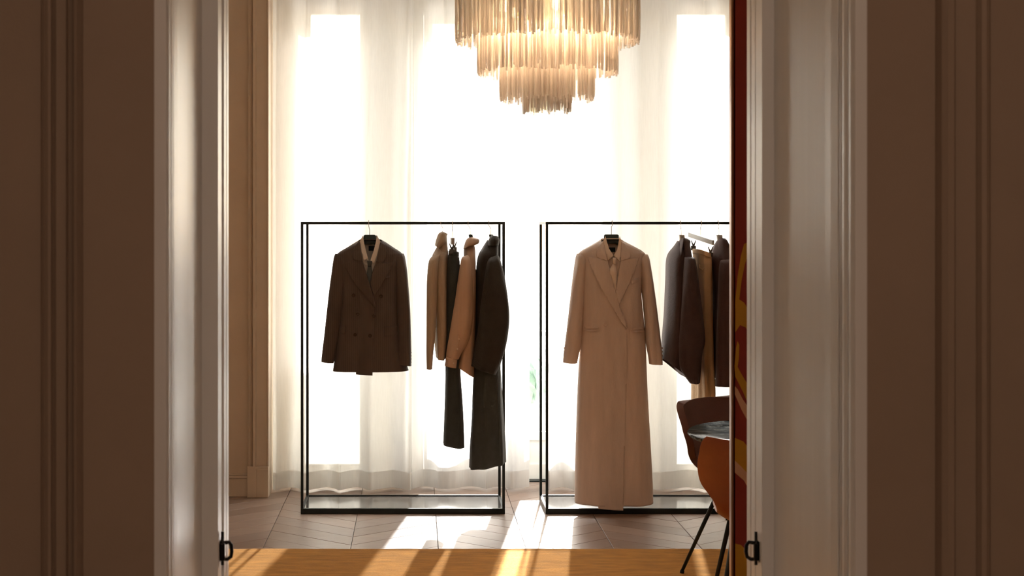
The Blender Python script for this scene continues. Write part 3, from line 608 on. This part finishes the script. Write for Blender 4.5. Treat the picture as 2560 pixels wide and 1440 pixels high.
t5 = shell('sleeve', [(1172, 655, 1188, 655, .16, .03), (1170, 760, 1188, 760, .2, .05), (1160, 890, 1182, 890, .2, .045)], TS, 24, 4, 2)
tsf = lambda x, z: 8.1 - .262
t6 = panel('sleeve_placket', [(1141, 828), (1147, 829), (1142, 868), (1136, 866)], tsf, .002, TS, .002); t7 = [button(1140, 862, .0045, tsf, CRS), button(1144, 838, .004, tsf, CRS), button(1131, 897, .0045, lambda x, z: 8.1 - .252, CRS)]
root_of('striped_shirt', [t1, t2, t3, t4, t5, t6] + t7, 1155, 940, 'tan finely striped shirt with buttoned cuff hung side-on', 'shirt')
side_hanger(1176, 1170, 586, HTEAL, 'dark block hanger holding the tan striped shirt', 5, 12)
DJ = mat('dark_olive_wool', (.034, .030, .025), .85, .15, 18, .3, 140, sheen=.05, trans=.04)
j1 = shell('jacket_body', [(1218, 600, 1236, 604, 0, .04), (1207, 618, 1238, 622, 0, .09), (1196, 640, 1236, 640, .01, .16), (1191, 680, 1232, 680, .01, .18), (1189, 760, 1236, 760, .01, .19), (1187, 850, 1240, 850, .01, .2), (1186, 905, 1240, 905, .01, .2)], DJ, 52, 6, 2.4, .008, 6, 2, wr=.007)
j2 = shell('sleeve', [(1222, 642, 1242, 636, -.14, .03), (1214, 654, 1247, 650, -.18, .06), (1207, 690, 1256, 690, -.2, .075), (1200, 740, 1264, 744, -.21, .08), (1194, 790, 1267, 795, -.21, .08), (1187, 840, 1260, 850, -.21, .076), (1180, 880, 1247, 895, -.21, .07), (1175, 906, 1233, 927, -.21, .066)], DJ, 40, 6, 2.1, .006, 4, 3, wr=.01)
j3 = shell('collar', [(1226, 590, 1244, 593, -.03, .035), (1222, 598, 1247, 602, -.035, .055), (1220, 616, 1245, 616, -.04, .075), (1216, 640, 1244, 640, -.05, .1), (1212, 660, 1240, 664, -.06, .1)], DJ, 32, 5, 2.2, wr=.004)
j5 = shell('collar_fall', [(1228, 588, 1243, 590, -.04, .05), (1221, 598, 1248, 600, -.05, .075), (1218, 614, 1245, 613, -.05, .085)], DJ, 28, 5, 2.2, wr=.003)
j4 = shell('sleeve', [(1204, 650, 1224, 650, .16, .03), (1200, 760, 1226, 760, .21, .06), (1196, 900, 1222, 900, .21, .055)], DJ, 24, 4, 2)
root_of('olive_jacket', [j1, j2, j3, j4, j5], 1225, 927, 'dark olive-brown wool jacket with broad sleeve hung side-on at the rack end', 'jacket')
side_hanger(1227, 1222, 586, HTEAL, 'dark block hanger holding the olive-brown jacket', 5, 12)
UT = mat('slate_wool', (.065, .075, .072), .85, .15, 18, .25, 140, sheen=.12, trans=.16)
u1 = shell('trouser_leg', [(1196, 800, 1240, 800, -.04, .09), (1188, 880, 1246, 880, -.06, .1), (1181, 960, 1252, 960, -.06, .11), (1179, 1040, 1257, 1040, -.06, .115), (1175, 1110, 1261, 1110, -.06, .12), (1173, 1166, 1262, 1150, -.06, .12)], UT, 52, 6, 2.3, .012, 7, .9, wr=.009)
u2 = shell('trouser_leg', [(1200, 800, 1244, 800, .08, .08), (1192, 900, 1252, 900, .1, .1), (1188, 1040, 1260, 1040, .1, .11), (1186, 1150, 1262, 1162, .1, .11)], UT, 40, 6, 2.3, .01, 6, 2, wr=.008)
u3 = shell('pressed_crease', [(1243, 885, 1245, 885, -.168, .004), (1244, 1000, 1246, 1000, -.178, .004), (1244, 1158, 1246, 1156, -.186, .004)], UT, 10, 4, 2, th=0)
u4 = shell('hanger_bar', [(1214, 798, 1222, 798, 0, .16), (1214, 806, 1222, 806, 0, .16)], HTEAL, 16, 2, 3, th=0)
root_of('wide_trousers', [u1, u2, u3, u4], 1220, 1166, 'dark wide-leg trousers hanging below the olive-brown jacket', 'trousers')

# --- side-on garments on the second rack
MV = mat('mauve_wool', (.062, .037, .036), .85, .14, 18, .25, 140, sheen=.1, trans=.08)
m1 = shell('jacket_body', [(1694, 602, 1712, 604, .0, .04), (1686, 616, 1716, 616, 0, .09), (1674, 634, 1718, 634, 0, .15), (1669, 655, 1718, 655, 0, .17), (1668, 700, 1716, 700, 0, .18), (1665, 780, 1716, 780, 0, .19), (1659, 850, 1712, 860, 0, .2), (1656, 885, 1710, 915, 0, .2), (1655, 896, 1716, 944, 0, .2)], MV, 52, 6, 2.4, .008, 6, 1, wr=.008)
m2 = shell('sleeve', [(1700, 640, 1718, 640, -.15, .02), (1696, 648, 1722, 648, -.185, .05), (1692, 690, 1727, 690, -.2, .065), (1689, 740, 1733, 745, -.21, .07), (1685, 800, 1740, 805, -.21, .07), (1681, 850, 1743, 845, -.21, .066), (1682, 885, 1736, 875, -.21, .06), (1686, 915, 1733, 912, -.21, .055), (1708, 948, 1730, 947, -.21, .048)], MV, 40, 6, 2.1, .006, 4, 2, wr=.01)
m3 = shell('collar', [(1702, 594, 1716, 596, -.03, .035), (1696, 602, 1722, 602, -.035, .06), (1695, 618, 1720, 614, -.045, .08), (1694, 640, 1722, 640, -.06, .11), (1694, 652, 1722, 652, -.07, .11)], MV, 32, 5, 2.2, wr=.004)
m4 = shell('sleeve', [(1684, 650, 1702, 650, .16, .03), (1680, 760, 1704, 760, .21, .06), (1674, 900, 1698, 900, .21, .05)], MV, 24, 4, 2)
m5 = shell('lapel', [(1700, 596, 1704, 596, -.07, .02), (1690, 625, 1696, 628, -.10, .05), (1682, 660, 1692, 668, -.12, .05), (1684, 672, 1690, 676, -.12, .02)], MV, 20, 5, 2)
root_of('plum_jacket', [m1, m2, m3, m4, m5], 1700, 948, 'dark plum jacket hung side-on beside the long cream coat', 'jacket')
side_hanger(1703, 1701, 587, HGREY, 'pale grey block hanger holding the dark plum jacket', 6, 15)
YL = mat('butter_wool', (.66, .46, .27), .8, .06, 14, .2, 120, trans=.16)
y1_ = shell('trouser_leg', [(1738, 628, 1771, 636, -.06, .08), (1737, 680, 1772, 680, -.07, .09), (1738, 780, 1773, 780, -.07, .09), (1738, 880, 1775, 880, -.07, .09), (1738, 970, 1779, 970, -.07, .09), (1738, 1120, 1784, 1120, -.07, .09)], YL, 48, 6, 2.3, .012, 6, .4, wr=.006)
y2_ = shell('trouser_leg', [(1740, 632, 1768, 634, .07, .08), (1738, 780, 1770, 780, .09, .09), (1738, 1120, 1780, 1120, .09, .09)], YL, 36, 6, 2.3, .01, 6, 2)
y3_ = shell('waistband', [(1737, 622, 1771, 634, 0, .15), (1737, 634, 1772, 646, 0, .155)], YL, 40, 4, 2.6, cap=False)
y4_ = tube('belt_loop', [(GX(1738), 8.1 - .13, GZ(660)), (GX(1736), 8.1 - .15, GZ(668)), (GX(1742), 8.1 - .16, GZ(672)), (GX(1746), 8.1 - .155, GZ(668))], .003, YL)
root_of('butter_trousers', [y1_, y2_, y3_, y4_], 1756, 1120, 'pale butter-yellow trousers clipped between two dark jackets', 'trousers')
bm = bmesh.new(); xa, za, xb, zb = GX(1731), GZ(581), GX(1769), GZ(600)
q = [(xa, 8.1 + .13, za), (xa, 8.1 + .13, za - .026), (xb, 8.1 - .13, zb - .026), (xb, 8.1 - .13, zb), (xa + .012, 8.1 + .14, za), (xa + .012, 8.1 + .14, za - .026), (xb + .012, 8.1 - .12, zb - .026), (xb + .012, 8.1 - .12, zb)]
vv = [bm.verts.new(p_) for p_ in q]
for f_ in ((0, 1, 2, 3), (4, 7, 6, 5), (0, 4, 5, 1), (3, 2, 6, 7), (0, 3, 7, 4), (1, 5, 6, 2)): bm.faces.new([vv[i] for i in f_])
hb2 = from_bm('bar', bm, HGREY)
root_of('clip_hanger', [hb2, clip(1742, 616, .1, CLM), clip(1765, 630, -.12, CLM), hook(1753, 1751, 589)], 1751, 600, 'pale grey clip hanger gripping the butter-yellow trousers', 'hanger')
BG = mat('burgundy_wool', (.066, .032, .028), .85, .14, 18, .25, 140, sheen=.1, trans=.06)
n1 = shell('jacket_body', [(1792, 602, 1812, 602, 0, .04), (1782, 620, 1824, 620, 0, .09), (1774, 638, 1838, 640, 0, .15), (1775, 670, 1842, 670, 0, .18), (1778, 760, 1850, 760, 0, .19), (1774, 860, 1852, 860, 0, .2), (1772, 940, 1852, 940, 0, .2)], BG, 48, 6, 2.4, .008, 6, 1, wr=.008)
n2 = shell('sleeve', [(1790, 648, 1812, 646, -.15, .03), (1783, 656, 1822, 656, -.185, .06), (1779, 690, 1828, 690, -.2, .07), (1776, 760, 1832, 760, -.21, .075), (1773, 850, 1832, 850, -.21, .075), (1771, 920, 1828, 920, -.21, .07), (1770, 955, 1824, 953, -.21, .066)], BG, 40, 6, 2.3, .006, 4, 2, wr=.009)
n3 = shell('collar', [(1796, 594, 1810, 596, -.03, .035), (1792, 602, 1814, 602, -.035, .06), (1788, 620, 1820, 618, -.045, .08), (1784, 645, 1824, 642, -.06, .11), (1783, 656, 1824, 656, -.07, .115)], BG, 32, 5, 2.2, wr=.004)
n4 = shell('sleeve', [(1800, 650, 1824, 650, .16, .03), (1796, 760, 1828, 760, .21, .06), (1794, 940, 1820, 940, .21, .05)], BG, 24, 4, 2)
root_of('burgundy_jacket', [n1, n2, n3, n4], 1808, 955, 'dark burgundy jacket hung side-on beside the red painted screen', 'jacket')
side_hanger(1797, 1795, 587, HGREY, 'pale grey block hanger holding the burgundy jacket', 6, 15)

# ------------------------------------------------------------------ chandelier of glass rods
CX, CY = GX(1368, 6.2), 6.2
ch = thing('chandelier', (CX, CY, 2.06), 'tiered round chandelier of hanging glass rods glowing amber', 'chandelier')
def rod_mesh(ln, seed):
    random.seed(seed); bm = bmesh.new(); n = 9; pts = []; rs = []
    for k in range(n):
        pts.append((random.uniform(-.0006, .0006), random.uniform(-.0006, .0006), ln * k / (n - 1))); rs.append(.0054 * random.uniform(.82, 1.12))
    rs[0] = .004; add_tube(bm, pts, rs, 6); bmesh.ops.recalc_face_normals(bm, faces=bm.faces[:])
    me = D.meshes.new('glass_rod'); bm.to_mesh(me); bm.free(); me.materials.append(RODM); return me
rods = []; random.seed(21)
TIERS = ((.47, 2.62, .42, 60), (.38, 2.352, .40, 320), (.289, 2.222, .36, 240), (.195, 2.112, .32, 160), (.0975, 2.062, .30, 76), (.05, 2.066, .28, 18))
for ti, (r, zb, ln, cnt) in enumerate(TIERS):
    mv = [rod_mesh(ln, 50 + ti * 5 + k) for k in range(4)]
    for k in range(cnt):
        a = 2 * math.pi * k / cnt + random.uniform(-.3, .3) * 2 * math.pi / cnt; rr = r + random.uniform(-.009, .004)
        rods.append((rr * math.cos(a), rr * math.sin(a), zb - 2.06 + random.uniform(-.012, .012), random.choice(mv), random.uniform(0, 6)))
rods.sort(key=lambda t: t[1])
for x, y, z, me, a in rods[:300]:
    o = D.objects.new('glass_rod', me); COL.objects.link(o); o.parent = ch; o.location = (x, y, z); o.rotation_euler = (random.uniform(-.012, .012), random.uniform(-.012, .012), a)
bm = bmesh.new()
for x, y, z, me, a in rods[300:]:
    n0 = len(bm.verts); bm.from_mesh(me); bm.verts.ensure_lookup_table(); ca, sa = math.cos(a), math.sin(a)
    for v in bm.verts[n0:]: v.co = Vector((x + v.co.x * ca - v.co.y * sa, y + v.co.x * sa + v.co.y * ca, z + v.co.z))
o = from_bm('glass_rods', bm, RODM, ch); o['kind'] = 'stuff'
BRASS = mat('brass', (.55, .36, .16), .3, .1, 9, metal=.9)
for r, zb, ln, cnt in TIERS[:5]:
    zz = zb + ln - 2.06; bm = bmesh.new(); pts = [(r * math.cos(k * math.pi / 24), r * math.sin(k * math.pi / 24), zz) for k in range(49)]; add_tube(bm, pts, .006, 6); from_bm('tier_ring', bm, BRASS, ch, True)
    bm = bmesh.new()
    for k in range(4): a = k * math.pi / 2; add_tube(bm, [(0, 0, zz + .03), (r * math.cos(a), r * math.sin(a), zz)], .004, 6)
    from_bm('spokes', bm, BRASS, ch)
tube('stem', [(0, 0, .3), (0, 0, RTOP - 2.06)], .011, BRASS, ch, 12)
lathe('ceiling_rose', [(.02, -.09), (.05, -.06), (.10, -.015), (.11, 0)], BRASS, ch, 32, (0, 0, RTOP - 2.06))
BULB = emit('bulb_glow', (1, .72, .45), 9)
for ring_r, nb, zb, pw in ((.26, 7, .44, 1.35), (.14, 4, .36, 1.0)):
    for k in range(nb):
        a = 2 * math.pi * (k + .3) / nb; x, y = ring_r * math.cos(a), ring_r * math.sin(a)
        b_ = lathe('bulb', [(.004, -.05), (.018, -.035), (.024, -.012), (.02, .012), (.012, .03)], BULB, ch, 14, (x, y, zb))
        tube('bulb_socket', [(x, y, zb + .03), (x, y, zb + .065)], .012, BRASS, b_, 10)
        ld = D.lights.new('bulb_light', 'POINT'); ld.energy = pw; ld.color = (1, .58, .33); ld.shadow_soft_size = .03
        lo_ = D.objects.new('bulb_light', ld); COL.objects.link(lo_); lo_.parent = ch; lo_.location = (x, y, zb - .085)

# ------------------------------------------------------------------ chairs and table
def shell_chair(loc, rz, m, label, inner=None):
    r = thing('shell_chair', loc, label, 'chair', None, rz)
    prof = [(.235, .47, .11), (.20, .455, .165), (.12, .435, .18), (.0, .425, .18), (-.10, .43, .178), (-.175, .46, .183), (-.215, .515, .202), (-.24, .585, .224), (-.262, .655, .236), (-.278, .715, .232), (-.286, .755, .224), (-.29, .77, .205)]
    rows = dense(prof, 4); nu = 28; bm = bmesh.new(); g = []
    for j, (y, z, hw) in enumerate(rows):
        f = j / (len(rows) - 1); b = max(0, min(1, (z - .425) / .2)) if y < 0 else 0.; b = b * b * (3 - 2 * b)
        seat = 1 - b; row = []
        for i in range(nu + 1):
            u = -1 + 2 * i / nu; au = abs(u)
            up = seat * .05 * au ** 2.2 * (.35 if y > .15 else 1); fw = b * (.095 * au ** 2.2) * (1 - .45 * max(0, (z - .68) / .14))
            row.append(bm.verts.new((hw * u * (1 - .10 * au * au * seat), y + fw, z + up)))
        g.append(row)
    for a, b in zip(g, g[1:]):
        for i in range(nu): bm.faces.new((a[i], a[i + 1], b[i + 1], b[i]))
    o = from_bm('shell', bm, m, r, True); solid(o, .032, 0); bv = o.modifiers.new('soft_edge', 'BEVEL'); bv.width = .012; bv.segments = 3; bv.limit_method = 'ANGLE'; bv.angle_limit = R(50)
    cu = lathe('seat_cushion', [(.02, .0), (.10, .002), (.135, .012), (.14, .024), (.125, .034), (.02, .038)], m, r, 32, (0, .04, .44))
    tube('seat_support', [(-.12, -.08, .405), (.12, -.08, .405)], .012, BLACK, r); tube('seat_support', [(-.12, .12, .405), (.12, .12, .405)], .012, BLACK, r)
    for sx in (-1, 1):
        for y0, y1 in ((.12, .22), (-.08, -.24)):
            lg = tube('leg', [(sx * .10, y0, .41), (sx * .18, y1, .008)], [.0105, .0075], BLACK, r, 10)
            tube('foot_glide', [(sx * .179, y1 * .994, .012), (sx * .181, y1, 0)], .010, BLACK, lg, 10)
    return r
RUST = mat('rust_leather', (.33, .105, .042), .42, .12, 6, .12, 120, spec=.4); PLUM = mat('dark_brown_leather', (.12, .052, .045), .5, .12, 6, .12, 120)
shell_chair((1.49, 6.58, .017), R(-141), PLUM, 'dark brown shell chair on the window side of the marble table')
shell_chair((1.335, 5.74, .017), R(-8), RUST, 'rust leather shell chair with its back to the doorway')
tb_ = thing('round_table', (1.53, 6.0, .017), 'round black marble table beside the red painted screen', 'table')
lathe('table_top', [(.395, .700), (.412, .704), (.42, .712), (.42, .718), (.414, .725), (.02, .725)], marble('black_marble'), tb_, 64)
lathe('pedestal', [(.02, .012), (.03, .02), (.022, .06), (.02, .40), (.024, .66), (.06, .70)], BLACK, tb_, 28)
lathe('foot_plate', [(.21, 0), (.215, .006), (.20, .012), (.03, .016)], BLACK, tb_, 48)

# ------------------------------------------------------------------ painted screen
SY = 4.62; sx0 = GX(1829, SY)
sc = thing('painted_screen', (sx0, SY, 0), 'tall red painted screen with yellow and pink brush stripes behind the doorway', 'screen')
REDP = mat('red_paint', (.34, .045, .032), .55, .07, 3, .06, 60); YELP = mat('ochre_paint', (.66, .33, .035), .55, .06, 5, .06, 60); PNKP = mat('pink_paint', (.80, .46, .29), .55, .05, 5, .06, 60)
box('panel', .009, .85, -.012, .014, .01, 2.9, REDP, sc)
box('edge_frame', -.004, .003, -.014, .016, 0, 2.91, mat('bronze_edge', (.36, .20, .13), .35, .1, 9, metal=.6), sc, .001)
box('panel_backing', .003, .009, .010, .0145, 0, 2.9, REDP, sc)
flat = lambda x, z: SY - .0125
def stripe(poly, m, off):
    o = panel('brush_stripe', poly, flat, off, m, .0012, SY, .05, smooth=False); o.data.transform(__import__('mathutils').Matrix.Translation((-sx0, -SY, 0))); o.parent = sc
# crop of the screen seen through the doorway: x 1835..1872, carried on to the right where the door hides it
stripe([(1836, 752), (1842, 690), (1850, 640), (1858, 610), (1866, 606), (1890, 604), (1960, 640), (1960, 668), (1890, 632), (1868, 636), (1860, 660), (1852, 700), (1846, 748), (1858, 756), (1868, 772), (1890, 812), (1960, 900), (1960, 960), (1890, 870), (1872, 836), (1862, 818), (1848, 812), (1836, 830)], YELP, 0)
stripe([(1834, 915), (1838, 868), (1842, 852), (1846, 862), (1845, 895), (1842, 916), (1852, 935), (1864, 955), (1890, 1000), (1960, 1090), (1960, 1140), (1890, 1050), (1872, 1018), (1856, 980), (1836, 940)], YELP, 0)
stripe([(1835, 964), (1842, 972), (1854, 996), (1872, 1022), (1890, 1054), (1960, 1144), (1960, 1174), (1890, 1088), (1872, 1060), (1852, 1024), (1835, 985)], PNKP, .0003)
stripe([(1835, 1093), (1846, 1098), (1856, 1102), (1864, 1112), (1874, 1128), (1890, 1156), (1960, 1240), (1960, 1320), (1890, 1230), (1872, 1190), (1852, 1168), (1835, 1152)], YELP, 0)
stripe([(1835, 1150), (1852, 1166), (1872, 1188), (1890, 1228), (1960, 1318), (1960, 1350), (1890, 1264), (1872, 1226), (1858, 1200), (1835, 1180)], PNKP, .0003)
stripe([(1836, 1357), (1850, 1360), (1860, 1370), (1872, 1388), (1890, 1420), (1960, 1500), (1960, 1700), (1836, 1700)], YELP, 0)

# ------------------------------------------------------------------ hall lamp behind the viewer
hl = thing('ceiling_lamp', (.35, -.6, 3.2), 'round opal globe lamp on the hall ceiling', 'lamp')
lathe('globe', [(.02, -.16), (.09, -.13), (.14, -.06), (.15, 0), (.12, .08), (.06, .12)], mat('opal_globe', (.85, .80, .72), .4, .02, 5), hl, 28)
lathe('lamp_mount', [(.06, .12), (.065, .16), (.05, .2)], BRASS, hl, 24)
ld = D.lights.new('hall_lamp_offscreen', 'POINT'); ld.energy = 21; ld.color = (1, .70, .50); ld.shadow_soft_size = .15
lo_ = D.objects.new('hall_lamp_offscreen', ld); COL.objects.link(lo_); lo_.parent = hl; lo_.location = (0, 0, -.35)
